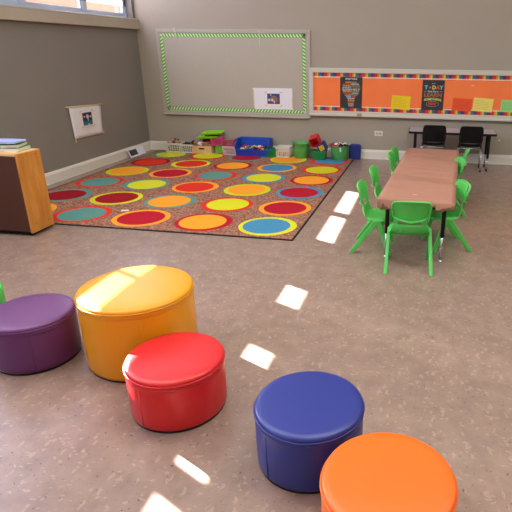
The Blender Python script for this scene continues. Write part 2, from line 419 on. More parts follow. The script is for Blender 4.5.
# ------------------------------------------------------------------ brown covered table
TH=.48
root=thing('classroom_table','long low table covered with creased brown kraft paper','table',(4.323,-2.825,0),radians(-3.07))
hw,hl=.279,1.10
b=MB(); b.prism(rrect(hw*2-.01,hl*2-.01,.03),TH-.03,TH-.004,mat('table_top_laminate',(190,184,176),.5)); b.obj('tabletop',root)
for sx in (-1,1):
    for sy in (-1,1):
        b=MB(); x,y=sx*(hw-.07),sy*(hl-.07)
        b.lathe([(.016,.20),(.016,TH-.03)],M_black,20,TR(x,y,0)); b.lathe([(.011,.012),(.011,.20)],M_chrome,16,TR(x,y,0)); lg=b.obj('leg',root)
        b=MB(); b.lathe([(.017,0),(.017,.006),(.010,.014)],M_chrome,16,TR(x,y,0)); b.obj('foot',lg)
b=MB(); b.box((-hw+.05,-hl+.06,TH-.065),(hw-.05,-hl+.08,TH-.03),M_black); b.box((-hw+.05,hl-.08,TH-.065),(hw-.05,hl-.06,TH-.03),M_black)
b.box((-hw+.05,-hl+.08,TH-.065),(-hw+.065,hl-.08,TH-.03),M_black); b.box((hw-.065,-hl+.08,TH-.065),(hw-.05,hl-.08,TH-.03),M_black); b.obj('apron',root)
# paper cover
b=MB(); rng=random.Random(3)
NX,NY=15,220
def hgt(x,y): return TH+.0008*sin(y*9+x*3)+.006*max(0,1-abs(((y+.1*sin(y*3))%.235)-.117)/.014)+.0006*rng.uniform(-1,1)
rows_=[[(-hw+2*hw*i/NX, -hl+2*hl*j/NY, hgt(i,-hl+2*hl*j/NY)) for i in range(NX+1)] for j in range(NY+1)]
b.grid(rows_,M_paper)
def skirt(pts, drop, out, folds, amp):
    """hanging strip along an edge path, crinkled"""
    rws=[]; n=len(pts)
    for k in range(5):
        t=k/4; row=[]
        for i,(p,nrm) in enumerate(pts):
            s=i/(n-1)
            fo=amp*t*(sin(s*folds)+.5*sin(s*folds*2.3+1)); d=drop(s)*t
            row.append((p[0]+nrm[0]*(out*min(1,t*2)+fo), p[1]+nrm[1]*(out*min(1,t*2)+fo), p[2]-d))
        rws.append(row)
    b.grid(rws,M_paper)
N=80
near=[((-hw+2*hw*i/N,-hl,TH),(0,-1)) for i in range(N+1)]
far=[((hw-2*hw*i/N,hl,TH),(0,1)) for i in range(N+1)]
lft=[((-hw,hl-2*hl*i/N,TH),(-1,0)) for i in range(N+1)]
rgt=[((hw,-hl+2*hl*i/N,TH),(1,0)) for i in range(N+1)]
skirt(near,lambda s:.034+.050*math.exp(-((s-.10)/.11)**2)+.028*math.exp(-((s-.86)/.1)**2)+.006*sin(s*40),.006,46,.005)
skirt(far,lambda s:.05,.006,40,.005)
skirt(lft,lambda s:.022+.004*sin(s*30)+.02*max(0,s-.93)/.07,.004,50,.002)
skirt(rgt,lambda s:.022+.004*sin(s*33)+.02*max(0,.07-s)/.07,.004,50,.002)
# bunched corner folds
for cx_,cy_,sx,dr in ((-hw,-hl,-1,.075),(hw,-hl,1,.05)):
    tipx=-sx
    for k in range(4):
        a=Vector((cx_+tipx*.004,cy_-.006,TH-.001)); 
        p1=a+Vector((tipx*(.02+.030*k),-.012-.003*(k%2),-.018-.012*k)); p2=a+Vector((tipx*(.045+.028*k),-.003,-.004)); p3=a+Vector((tipx*(.03+.032*k),-.017,-dr*(.55+.15*k)))
        b.add([a,p1,p3,p2],[(0,1,2),(0,2,3)],M_paper)
b.obj('paper_cover',root,solid=.0012)
# taped patch & crease
b=MB(); b.box((-.02,-.006,0),(.02,.006,.0008),mat('clear_tape',(206,176,160),.3)); b.obj('tape',root,loc=(-.02,-.93,TH+.003))

# ------------------------------------------------------------------ grey desk and black chairs at the back wall
root=thing('narrow_desk','narrow grey laminate desk with black edge against the back wall under the orange board','desk',(4.625,-.345,0))
DH=.5
b=MB(); b.prism(rrect(1.13,.42,.03),DH-.004,DH,mat('grey_lilac_laminate',(176,168,176),.4)); 
b.obj('desktop',root)
b=MB(); b.prism(rrect(1.15,.44,.035),DH-.032,DH-.004,M_black); b.obj('edge_band',root,bevel=.003)
for sx in (-1,1):
    for sy in (-1,1):
        b=MB(); x,y=sx*.485,sy*.15
        b.lathe([(.017,.17),(.017,DH-.03)],M_black,18,TR(x,y,0)); b.lathe([(.010,.01),(.010,.17)],M_chrome,14,TR(x,y,0)); lg=b.obj('leg',root)
        b=MB(); b.lathe([(.016,0),(.016,.006),(.01,.012)],M_black,14,TR(x,y,0)); b.obj('foot',lg)
def black_chair():
    root=thing('stacking_chair','','chair')
    NU=12; rows_=[]
    b=MB()
    for y,z,hw_ in [(.155,.300,.130),(.150,.318,.142),(.10,.326,.148),(0,.318,.150),(-.07,.314,.146),(-.115,.322,.135),(-.140,.350,.125),(-.142,.362,.115)]:
        rows_.append([(u*hw_,y,z+.012*abs(u)**3) for u in [-1+2*i/NU for i in range(NU+1)]])
    b.grid(rows_,M_black); b.obj('seat',root,solid=.008,subsurf=1)
    b=MB(); rows_=[]
    for y,z,hw_ in [(-.140,.372,.140),(-.146,.385,.150),(-.155,.43,.155),(-.168,.49,.155),(-.180,.555,.152),(-.190,.588,.142),(-.193,.598,.122)]:
        rows_.append([(u*hw_,y+.025*abs(u)**2,z-(abs(u)**4)*.004) for u in [-1+2*i/NU for i in range(NU+1)]])
    b.grid(rows_,M_black); b.obj('backrest',root,solid=.009,subsurf=1)
    for sx in (-1,1):
        b=MB(); b.tube([(sx*.135,-.100,.308),(sx*.138,-.132,.33),(sx*.138,-.140,.40),(sx*.134,-.152,.47)],.0075,M_black,8); b.obj('back_upright',root)
        b=MB(); b.tube([(sx*.150,.13,.300),(sx*.152,-.10,.298)],.008,M_chrome,8); b.obj('side_rail',root)
        for y0,y1 in ((.12,.155),(-.10,-.150)):
            b=MB(); b.tube([(sx*.150,y0,.300),(sx*.156,y1,.015)],.008,M_chrome,10); lg=b.obj('leg',root); b=MB(); b.lathe([(.011,0),(.011,.02)],M_black,12,TR(sx*.156,y1,0)); b.obj('rubber_foot',lg)
    b=MB(); b.tube([(-.150,-.10,.298),(.150,-.10,.298)],.007,M_chrome,8); b.obj('cross_bar',root)
    b=MB(); b.tube([(-.150,.12,.298),(.150,.12,.298)],.007,M_chrome,8); b.obj('cross_bar',root)
    return root
bc=black_chair(); bc.location=(4.385,-.44,0); bc.rotation_euler=(0,0,.04); bc['label']='black plastic stacking chair at the left half of the grey desk'; bc['group']='black chairs at the grey desk'
b2=copy_thing(bc); b2.location=(4.87,-.44,0); b2.rotation_euler=(0,0,-.02); b2['label']='black plastic stacking chair with chrome legs at the right half of the grey desk'

# ------------------------------------------------------------------ wooden cabinet at left
root=thing('low_bookcase','low honey-coloured wooden bookcase with dark back panel at the left edge','bookcase',(1.10,-3.965,0))
CH=.695; CD=.262; CW=.98
b=MB(); b.box((-.022,0,.028),(0,CD,CH),M_wood); b.obj('side_panel',root,bevel=.003)
b=MB(); b.box((-CW,0,.028),(-CW+.022,CD,CH),M_wood); b.obj('side_panel',root,bevel=.003)
b=MB(); b.box((-CW+.022,-.002,.04),(-.022,.008,CH-.02),weave_material('dark_hardboard',(82,44,30),(52,28,20),55)); b.obj('back_panel',root)
b=MB(); b.box((-CW+.022,0,CH-.02),(-.022,CD,CH),M_woodl); b.obj('top_panel',root,bevel=.002)
for z in (.04,.36):
    b=MB(); b.box((-CW+.022,.008,z),(-.022,CD-.01,z+.018),M_woodl); b.obj('shelf',root)
b=MB()
for x in (-.06,-CW+.06):
    for y in (.045,CD-.045): b.lathe([(.018,.0),(.018,.028)],M_black,14,TR(x,y,0))
b.box((-CW+.03,.006,.016),(-.01,CD-.01,.029),M_black)
b.obj('plinth',root)
b=MB()
for y,z in ((.06,.66),(.20,.665),(.06,.10),(.2,.09)): b.lathe([(.004,0),(.004,.001)],M_black,10,TR(.0,y,z,ry=pi/2))
b.obj('screw_cap',root)
def book(x,y,z,w,d,h,rz,c,label,cc=None,name='picture_book'):
    r=thing(name,label,'book',(x,y,z),rz,'books on top of the wooden bookcase')
    cm=mat('cover_%d_%d_%d'%c,c,.35); pg=mat('book_pages',(232,226,214),.8)
    b=MB(); b.box((-w/2,-d/2,0),(w/2,d/2,.002),cm); b.box((-w/2,-d/2,h-.002),(w/2,d/2,h),cm); b.box((-w/2,-d/2,.002),(-w/2+.003,d/2,h-.002),cm); b.obj('cover',r)
    b=MB(); b.box((-w/2+.003,-d/2+.003,.002),(w/2-.004,d/2-.003,h-.002),pg); b.obj('page_block',r)
    if cc:
        b=MB(); b.box((-w*.3,-d*.3,h),(w*.3,d*.1,h+.0006),mat('cover_print_%d_%d_%d'%cc,cc,.4)); b.obj('cover_print',r)
    return r
zc=CH+.001
book(.80,-3.86,zc,.26,.17,.024,.1,(206,214,226),'white-edged book at the bottom left of the pile on the bookcase',(60,110,190))
book(.79,-3.855,zc+.025,.22,.15,.022,.0,(84,120,190),'thin blue book second in the left pile on the bookcase')
book(.78,-3.85,zc+.048,.20,.16,.016,-.15,(226,232,232),'white book topping the low pile at the left image edge',(214,90,110))
book(.955,-3.80,zc,.15,.19,.030,.15,(58,150,60),'green and white picture book at the bottom of the right pile',(230,230,215))
book(.948,-3.80,zc+.031,.14,.18,.026,.30,(52,120,54),'dark green picture book in the middle of the right pile',(220,120,60))
book(.905,-3.82,zc+.066,.23,.17,.014,.12,(150,178,240),'pale blue book lying tilted on top of the pile on the bookcase',(176,176,236))
b=MB(); b.box((-.10,-.022,0),(.10,.022,.006),M_woodl); tag(b.obj('wooden_ruler_board',loc=(.97,-3.93,zc),rot=(0,0,.04)),'pale thin wooden board lying near the right end of the bookcase top','board')

# ------------------------------------------------------------------ green bordered pin board
def frame_mesh(b,x0,x1,z0,z1,w,d,m,y=0):
    b.box((x0,y-d,z0),(x1,y,z0+w),m); b.box((x0,y-d,z1-w),(x1,y,z1),m)
    b.box((x0,y-d,z0+w),(x0+w,y,z1-w),m); b.box((x1-w,y-d,z0+w),(x1,y,z1-w),m)
M_frame=mat('beige_board_frame',(176,170,156),.55)
M_cork=mat('tan_tackboard',(180,174,158),.85,var=.03,vscale=60,bump=.3,bscale=300)
root=thing('tack_board','large beige tack board edged with a green scalloped paper border','board',(1.458,0,1.155))
gx0,gx1,gz0,gz1=-1.155,1.145,-.598,.598
b=MB(); b.box((gx0+.03,-.012,gz0+.03),(gx1-.03,-.001,gz1-.03),M_cork); b.obj('panel',root)
b=MB(); frame_mesh(b,gx0,gx1,gz0,gz1,.05,.022,M_frame); b.box((gx0,-.05,gz0-.004),(gx1-.03,-.001,gz0+.012),M_frame); b.obj('frame',root,bevel=.003)
Mg1=mat('border_green',(92,178,46),.7); Mg2=mat('border_pale_green',(214,234,190),.7)
b=MB(); n=0
def scallop(b,xa,za,xb,zb,nx,nz):
    """border strip with scalloped inner edge and pale zig-zag"""
    L=math.hypot(xb-xa,zb-za); dx,dz=(xb-xa)/L,(zb-za)/L; k=int(L/.046); s=L/k
    def P(t,o,y): return (xa+dx*t+nx*o, y, za+dz*t+nz*o)
    b.add([P(0,0,-.014),P(L,0,-.014),P(L,.042,-.014),P(0,.042,-.014)],[(0,1,2,3)],Mg1)
    for i in range(k):
        c=[P(i*s,.042,-.014)]+[P(i*s+s/2-s/2*cos(pi*q/6),.042+.012*sin(pi*q/6),-.014) for q in range(1,6)]+[P(i*s+s,.042,-.014)]
        b.add(c,[tuple(range(len(c)))],Mg1)
        b.add([P(i*s,.004,-.0148),P(i*s+s*.45,.004,-.0148),P(i*s+s*.95,.046,-.0148),P(i*s+s*.5,.046,-.0148)],[(0,1,2,3)],Mg2)
ix0,ix1,iz0,iz1=gx0+.055,gx1-.068,gz0+.062,gz1-.055
scallop(b,ix0,iz1,ix1,iz1,0,-1); scallop(b,ix0,iz0,ix1,iz0,0,1); scallop(b,ix0,iz0,ix0,iz1,1,0); scallop(b,ix1,iz0,ix1,iz1,-1,0)
b.obj('scalloped_border',root,solid=.0006)
b=MB(); b.box((ix1,-.013,iz0),(gx1-.05,-.0125,iz1),M_cork); b.obj('edge_strip',root)
# hanging bits
M_wire=mat('white_wire',(214,208,204),.5)
pc=MB(); z=0
for k in range(3):
    pts=[(.011*cos(a)+.008*k,0,-.035*k+.022*sin(a)) for a in [2*pi*i/14 for i in range(14)]]
    pc.tube(pts,.003,M_wire,6,loop=True)
pc.tube([(.022,0,-.09),(.035,0,-.15)],.003,M_wire,6)
o=pc.obj('paperclip_chain',loc=(.60,-.03,1.742)); tag(o,'chain of white paper clips hanging from the top left of the green-edged board','paper clips')
pc=MB(); pc.tube([(0,0,0),(.002,0,-.08),(0,0,-.17),(.006,0,-.23)],.0025,M_wire,6)
tag(pc.obj('white_string',loc=(1.87,-.026,1.735)),'thin white string hanging from the top middle of the green-edged board','string')
# white sheet with taped print
M_sheet=mat('white_paper',(232,232,238),.8,var=.01)
M_tape=mat('masking_tape',(216,194,146),.7)
root=thing('paper_sheet','white paper sheet with a small taped picture on the green-edged board','paper',(2.035,-.017,.822))
b=MB(); b.add([(-.300,0,.145),(.292,-.001,.150),(.305,-.001,-.150),(-.285,0,-.155)],[(0,1,2,3)],M_sheet); b.obj('sheet',root,solid=.0012)
b=MB(); b.box((-.105,-.003,-.095),(.125,-.0015,.085),mat('photo_white_margin',(238,234,228),.6)); b.obj('picture_margin',root)
def picture(name,root,x0,x1,z0,z1,y,cols,sc):
    pass
Mp_blue=mat('print_blue_sky',(40,72,140),.5,var=.15,vscale=30); Mp_brn=mat('print_brown',(150,104,84),.5,var=.2,vscale=60); Mp_wht=mat('print_pale',(214,206,206),.5,var=.1,vscale=50); Mp_pur=mat('print_plum',(96,62,92),.5,var=.25,vscale=60)
b=MB(); x0,x1,z0,z1=-.085,.105,-.075,.070
b.add([(x0,-.0035,-.0),(x1,-.0035,.0),(x1,-.0035,z1),(x0,-.0035,z1)],[(0,1,2,3)],Mp_blue)
b.add([(x0,-.0035,z0),(x1,-.0035,z0),(x1,-.0035,0),(x0,-.0035,0)],[(0,1,2,3)],Mp_pur)
def blob(b,cx,cz,rx,rz,y,m,n=14,rot=0):
    b.add([(cx+rx*cos(2*pi*i/n)*(1+.08*sin(3*i)),y,cz+rz*sin(2*pi*i/n)) for i in range(n)],[tuple(range(n))],m)
blob(b,.015,.005,.055,.035,-.004,Mp_brn); blob(b,-.055,-.02,.02,.018,-.0044,Mp_wht); blob(b,-.03,.052,.010,.010,-.0044,Mp_wht); blob(b,.02,-.045,.012,.02,-.0044,Mp_wht); blob(b,.06,-.025,.016,.022,-.0044,Mp_brn); blob(b,-.01,-.02,.018,.02,-.0046,Mp_wht)
b.obj('picture',root)
for x,z,a in ((-.105,.088,.6),(.125,.088,-.6),(-.105,-.098,-.6),(.125,-.098,.6)):
    b=MB(); b.box((-.022,-.005,-.007),(.022,-.0044,.007),M_tape,TR(x,0,z,ry=-a-.3)); b.obj('tape',root)
for x in (-.292,.298):
    b=MB(); b.box((x-.009,-.003,-.13),(x+.006,-.0024,.12 if x<0 else .03),M_tape); b.obj('tape',root)

# ------------------------------------------------------------------ orange board
root=thing('bulletin_board','long orange paper bulletin board with crayon borders in a beige frame','board',(4.55,0,.93))
ox0,ox1,oz0,oz1=-1.965,1.965,-.318,.330
M_or=mat('orange_paper',(250,128,66),.8,var=.03,vscale=4,bump=.6,bscale=14)
M_fr2=mat('pale_beige_frame',(204,199,184),.5)
b=MB(); b.box((ox0+.04,-.03,oz0+.04),(ox1-.04,-.001,oz1-.04),M_or); b.obj('paper_panel',root)
b=MB(); frame_mesh(b,ox0,ox1,oz0,oz1,.062,.05,M_fr2); b.box((ox0,-.072,oz0-.006),(ox1,-.001,oz0+.022),M_fr2); b.obj('frame',root,bevel=.004)
cr=[(222,190,30),(30,130,56),(28,92,180),(96,34,90),(134,30,50),(204,44,60),(206,36,40),(236,124,50)]
crm=[mat('crayon_%d'%i,c,.6) for i,c in enumerate(cr)]; M_tip=mat('crayon_tip',(240,226,206),.7)
def crayon_border(zb,sgn,seed,name):
    b=MB(); w=.0222; x=ox0+.064; k=seed
    while x < ox1-.064:
        x2=min(x+w,ox1-.062); m=crm[k%8]; k+=1
        za=zb; zc_=zb+sgn*.050
        b.add([(x,-.033,za),(x2,-.033,za),(x2,-.033,zc_),(x,-.033,zc_)],[(0,1,2,3)],m)
        b.add([(x,-.033,zc_),(x2,-.033,zc_),(x2-w*.3,-.033,zc_+sgn*.016),(x+w*.3,-.033,zc_+sgn*.016)],[(0,1,2,3)],M_tip)
        b.add([(x2-w*.3,-.0332,zc_+sgn*.016),(x+w*.3,-.0332,zc_+sgn*.016),((x+x2)/2,-.0332,zc_+sgn*.024)],[(0,1,2)],m)
        x=x2
    b.obj(name,root,solid=.0006)
crayon_border(oz1-.064,-1,6,'crayon_border'); crayon_border(oz0+.068,1,5,'crayon_border')
b=MB(); b.box((-.03,-.0745,-.022),(.036,-.0735,.022),mat('brown_card',(176,144,108),.8)); b.obj('card_tag',root,loc=(-1.23,0,oz0+.020))
def text(s,size,x,z,y,m,parent,bold=0,sx=1.,name='lettering',rot=0):
    c=bpy.data.curves.new('t','FONT'); c.body=s; c.size=size; c.align_x='CENTER'; c.align_y='CENTER'; c.offset=bold; c.resolution_u=3
    o=bpy.data.objects.new('t',c); COL.objects.link(o)
    dg=bpy.context.evaluated_depsgraph_get(); me=bpy.data.meshes.new_from_object(o.evaluated_get(dg))
    bpy.data.objects.remove(o); bpy.data.curves.remove(c)
    T=TR(x,y,z,rx=pi/2)@Matrix.Rotation(rot,4,'Z')@Matrix.Scale(sx,4,(1,0,0))
    me.transform(T); me.materials.clear(); me.materials.append(m)
    n=bpy.data.objects.new(name,me); COL.objects.link(n); n.parent=parent
    return n
M_chalk=mat('chalkboard_print',(52,46,50),.7,var=.12,vscale=20)
# light bulb poster
BY=-.036
def poster_base(label,cx,cz,w,h,tilt):
    r=thing('poster',label,'poster',(cx,BY,cz),0); r.rotation_euler=(0,tilt,0)
    b=MB(); b.box((-w/2,-.0006,-h/2),(w/2,.0006,h/2),M_chalk); b.obj('sheet',r); return r
pr=poster_base('black chalk-style poster with a light bulb made of colourful words',3.192,.932,.315,.425,0)
words=['SHINE','LEARN','GROW','READ','THINK','MAKE','SHARE','PLAY','CREATE','HELP','SING','COUNT','DRAW','BUILD','SMILE','DREAM']
wc=[(220,170,70),(70,80,160),(150,170,90),(210,70,70),(150,190,210),(190,190,190),(230,170,50),(150,60,60),(120,150,90),(160,190,220),(220,130,60),(200,80,90),(200,200,200),(150,150,190),(180,200,170)]
wm=[mat('chalk_ink_%d'%i,c,.7) for i,c in enumerate(wc)]
k=0; z=.150
halfs=[.085,.115,.128,.130,.130,.122,.110,.092,.072,.055,.052,.050,.044,.040]
for j,hw_ in enumerate(halfs):
    zz=.140-j*.0245
    parts=2 if hw_>.06 else 1
    for q in range(parts):
        a=-hw_+2*hw_*q/parts; c=a+2*hw_/parts
        b=MB(); m=wm[(j*3+q*2)%len(wm)]
        # a word-shaped bar: strip plus letters knocked out in the poster colour
        if (j+q)%3==1:
            b.add([(a+.002,-.0012,zz-.010),(c-.002,-.0012,zz-.010),(c-.002,-.0012,zz+.010),(a+.002,-.0012,zz+.010)],[(0,1,2,3)],m); b.obj('word_bar',pr)
            t=text(words[k%16],.022,(a+c)/2,zz,-.0018,M_chalk,pr,.0004,1)
        else:
            t=text(words[k%16],.027,(a+c)/2,zz,-.0018,m,pr,.0012,1)
        # fit width
        xs=[v.co.x for v in t.data.vertices]; wcur=max(xs)-min(xs); mid=(a+c)/2; sc=(c-a-.006)/wcur
        for v in t.data.vertices: v.co.x=mid+(v.co.x-(max(xs)+min(xs))/2)*sc
        k+=1
text('BRIGHT IDEAS',.026,0,.185,-.0018,mat('white_ink',(226,222,216),.7),pr,.0008)
# today poster
pr=poster_base('black chalk-style poster reading TODAY, LEARN SOMETHING NEW',4.337,.925,.300,.400,0.0)
MI=lambda n,c: mat('ink_'+n,c,.7)
for ch,x,c in (('T',-.098,(90,190,210)),('D',.008,(220,210,70)),('A',.062,(222,70,60)),('Y',.108,(90,200,200))): text(ch,.068,x,.100,-.0018,MI('l%d'%c[0]+str(c[1]),c),pr,.003)
b=MB(); st=[]
for i in range(10):
    a=pi/2+pi*i/5; r_=.019 if i%2==0 else .009; st.append((-.045+r_*cos(a),-.0018,.100+r_*sin(a)))
b.add(st,[tuple(range(10))],MI('star',(230,120,50))); b.obj('star_print',pr)
def fitted(s,size,z,w,m,bold,arc=0):
    t=text(s,size,0,z,-.0018,m,pr,bold); xs=[v.co.x for v in t.data.vertices]; sc=w/(max(xs)-min(xs)); mid=(max(xs)+min(xs))/2
    for v in t.data.vertices:
        v.co.x=(v.co.x-mid)*sc; v.co.z+=arc*(1-(v.co.x/(w/2))**2)
    return t
fitted('is a',.016,.155,.045,MI('w',(200,196,190)),.0004)
fitted('Great Day to',.034,.050,.150,MI('sky',(150,196,224)),.001)
for sx in (-1,1):
    b=MB(); b.box((sx*.108-.017,-.002,.046),(sx*.108+.017,-.0014,.050),MI('w',(200,196,190))); b.obj('dash_print',pr)
fitted('LEARN',.072,-.000,.240,MI('brown',(168,104,64)),.0025)
fitted('SOMETHING',.042,-.066,.235,MI('lime',(206,214,80)),.0016,.012)
fitted('NEW',.046,-.118,.110,MI('red',(206,56,66)),.003)
b=MB(); b.tube([(.085*cos(a),-.0012,-.118+.036*sin(a)) for a in [2*pi*i/30 for i in range(30)]],.0016,MI('w',(200,196,190)),5,loop=True); b.obj('oval_print',pr)
# notes
def note(label,cx,cz,w,h,tilt,c,lines=6,title=None):
    r=thing('paper_note',label,'note',(cx,BY,cz)); r.rotation_euler=(0,tilt,0); r['group']='notes on the orange board'
    b=MB(); b.box((-w/2,-.0006,-h/2),(w/2,.0006,h/2),mat('note_%d_%d_%d'%c,c,.75)); b.obj('sheet',r)
    ink=mat('note_ink_%d_%d_%d'%c,tuple(int(v*.62) for v in c),.7)
    b=MB(); rr=random.Random(int(cx*100))
    for i in range(lines):
        z=h/2-.035-i*(h-.05)/lines; x=-w/2+.02; end=w/2-.02-rr.uniform(0,.05)
        if i==0: end=x+w*.45
        while x<end:
            l=rr.uniform(.008,.022); b.box((x,-.0012,z-.0016),(min(x+l,end),-.0009,z+.0016),ink); x+=l+.006
    b.obj('handwriting',r); return r
note('bright yellow note pinned between the two black posters',3.900,.815,.262,.185,-.04+.09,(240,206,26))
note('orange-red note on the orange board, right of the TODAY poster',4.742,.808,.262,.168,.05,(234,84,34))
note('pale yellow note between the orange-red note and the green note',5.022,.812,.262,.178,.06,(236,220,110))
note('pale green note at the right edge of the picture on the orange board',5.385,.805,.25,.160,.02,(150,220,130))
b=MB()
b.box((-.02,-.001,-.004),(.02,0,.004),M_white,TR(0,0,0,ry=.1)); tag(b.obj('torn_paper_bit',loc=(4.865,BY+.002,1.063)),'torn white paper bit stuck on the orange board above the notes','paper')
# wall outlet
root=thing('wall_outlet','small horizontal cream wall outlet between the tubs and the desk','outlet',(3.60,0,.372))
b=MB(); b.box((-.06,-.008,-.036),(.06,-.001,.036),mat('cream_plate',(222,212,190),.4)); b.obj('plate',root,bevel=.003)
for sx in (-1,1):
    b=MB(); b.prism(rrect(.034,.028,.008),0,.003,mat('outlet_grey',(170,164,160),.5),TR(sx*.022,-.008,0,rx=pi/2)); b.obj('socket',root)
root=thing('wall_plate','tiny round white wall plug right of the black chairs','wall plate',(5.30,0,.335))
b=MB(); b.lathe([(.012,0),(.012,.002),(.008,.005)],mat('cream_plate',(222,212,190),.4),20,TR(0,-.001,0,rx=pi/2)); b.obj('cap',root)

# ------------------------------------------------------------------ left wall banner + leaning sheet
root=thing('paper_banner','white paper banner with a small navy and teal print hanging from a dowel','banner',(.006,-1.48,.62))
b=MB(); rws=[]
for j in range(9):
    t=j/8; row=[]
    z=.195-.385*t
    for i in range(13):
        u=i/12; ya=-.315+.015*t; yb=.325-.04*t
        row.append((.008+.006*sin(u*5+t*2)*t, ya+(yb-ya)*u, z-.022*u*(1-t)-.006*u*t))
    rws.append(row)
b.grid(rws,M_sheet); b.obj('sheet',root,solid=.001)
b=MB(); b.tube([(.010,-.36,.199),(.010,.37,.172)],.009,M_tape,10); b.obj('dowel',root)
b=MB(); b.box((.0165,-.125,-.062),(.018,.115,.118),mat('photo_white_margin',(238,234,228),.6)); b.obj('picture_margin',root)
Mn=mat('print_navy',(30,34,84),.5,var=.2,vscale=40); Mt=mat('print_teal',(30,112,140),.5,var=.2,vscale=40)
b=MB(); X=.0186
b.add([(X,-.100,.0),(X,.090,.0),(X,.090,.105),(X,-.100,.105)],[(0,1,2,3)],Mn)
b.add([(X,-.100,-.05),(X,.090,-.05),(X,.090,.0),(X,-.100,.0)],[(0,1,2,3)],Mt)
def blobx(b,cy,cz,ry,rz,m,n=14):
    b.add([(X+.0006,cy+ry*cos(2*pi*i/n)*(1+.15*sin(3*i)),cz+rz*sin(2*pi*i/n)) for i in range(n)],[tuple(range(n))],m)
blobx(b,.0,.055,.028,.026,Mp_wht); blobx(b,-.065,.058,.014,.012,Mp_wht); blobx(b,.06,.05,.018,.012,Mp_wht); blobx(b,.005,.018,.010,.018,Mp_wht); blobx(b,.01,-.04,.022,.006,Mp_wht)
b.obj('picture',root)
for y,z,a in ((-.125,.12,.6),(.115,.12,-.6),(-.125,-.065,-.6),(.115,-.065,.6)):
    b=MB(); b.box((-.0004,-.022,-.007),(.0004,.022,.007),M_tape,TR(.0195,y,z,rx=a)); b.obj('tape',root)
for y,z in ((-.297,-.215),(.285,-.185)):
    b=MB(); b.box((.018,y-.014,z-.012),(.019,y+.014,z+.022),M_tape); b.obj('tape',root)

root=thing('leaning_card','white card with a dark photo propped against the left baseboard','card',(.085,-.515,.002))
T=TR(0,0,0,ry=radians(-24))
b=MB(); b.box((0,-.215,0),(.004,.205,.132),M_sheet,T); b.obj('sheet',root)
b=MB(); b.box((.0042,-.190,.02),(.0048,.005,.105),mat('dark_photo',(62,60,66),.5,var=.4,vscale=40),T); b.obj('picture',root)

# ------------------------------------------------------------------ toys along the back wall
def P(name,rgb,rough=.4): return mat(name,rgb,rough)
M_bw=P('white_basket_plastic',(222,216,204)); M_bg=P('green_tub_plastic',(86,176,88)); M_bdg=P('dark_green_bin_plastic',(20,128,64))
M_bb=P('blue_bin_plastic',(34,80,190)); M_pk=P('pink_basket_plastic',(212,70,130)); M_mar=P('maroon_bin_plastic',(132,26,38)); M_lime=P('lime_tray_plastic',(142,214,24))
M_navy=P('navy_plastic',(26,50,130)); M_redp=P('red_toy_plastic',(206,24,28)); M_yelp=P('yellow_toy_plastic',(236,196,30)); M_skin=P('doll_vinyl_brown',(170,106,76),.6)
def lattice_basket(name,label,x,y,w,d,h,m,rz=0,taper=.9,nw=6,rowz=(.22,.5,.78),z=0,tilt=None,group='white slatted baskets along the back wall'):
    r=thing(name,label,'basket',(x,y,z),rz,group)
    if tilt: r.rotation_euler=tilt
    b=MB(); t=.004
    def C(sx,sy,zz):
        k=taper+(1-taper)*zz/h; return Vector((sx*w/2*k, sy*d/2*k, zz))
    # floor, rim and slatted walls as one moulded piece
    b.prism([(w/2*taper*sx,d/2*taper*sy) for sx,sy in ((-1,-1),(1,-1),(1,1),(-1,1))],0,.004,m)
    corners=[(-1,-1),(1,-1),(1,1),(-1,1)]
    def band(z0,z1):
        for i in range(4):
            a=corners[i]; c=corners[(i+1)%4]
            p0=C(*a,z0);p1=C(*c,z0);p2=C(*c,z1);p3=C(*a,z1)
            n=(p1-p0).cross(p3-p0).normalized()*t
            b.add([p0,p1,p2,p3,p0+n,p1+n,p2+n,p3+n],[(0,1,2,3),(7,6,5,4),(0,4,5,1),(3,2,6,7),(1,5,6,2),(0,3,7,4)],m)
    band(0,h*.16); band(h*.80,h)
    for q in (.37,.59): band(h*(q-.035),h*(q+.035))
    for i in range(4):
        a=corners[i]; c=corners[(i+1)%4]; n_=nw if i%2==0 else max(3,nw-2)
        for k in range(n_+1):
            u=k/n_; e=.06 if k in (0,n_) else .022
            lo=C(*a,h*.1).lerp(C(*c,h*.1),u); hi=C(*a,h*.9).lerp(C(*c,h*.9),u); dr=(C(*c,0)-C(*a,0)).normalized()*(.007 if k in (0,n_) else .0045)
            nn=dr.cross(hi-lo).normalized()*t
            b.add([lo-dr,lo+dr,hi+dr,hi-dr,lo-dr-nn,lo+dr-nn,hi+dr-nn,hi-dr-nn],[(0,1,2,3),(7,6,5,4),(0,4,5,1),(3,2,6,7),(1,5,6,2),(0,3,7,4)],m)
    b.obj('basket_body',r)
    b=MB(); L=rrect(w+.01,d+.01,.012,4); b.tube([(px,py,h) for px,py in L],.005,m,6,loop=True); b.obj('rim',r)
    return r
def small_figure(x,y,z,rot,body,head,label,group,s=1.):
    r=thing('toy_figure',label,'toy',(x,y,z),0,group); r.rotation_euler=rot; r.scale=(s,s,s)
    b=MB(); b.lathe([(.006,.0),(.012,.008),(.014,.022),(.011,.036),(.006,.042)],body,12); b.tube([(-.006,0,.004),(-.010,0,-.03)],[.006,.005],body,8); b.tube([(.006,0,.004),(.010,0,-.03)],[.006,.005],body,8)
    b.tube([(-.010,0,.034),(-.026,-.006,.012)],[.005,.004],head,8); b.tube([(.010,0,.034),(.026,-.006,.012)],[.005,.004],head,8); b.obj('body',r)
    b=MB(); b.lathe([(.003,.040),(.010,.046),(.0135,.056),(.011,.068),(.003,.073)],head,14); b.obj('head',r)
    return r
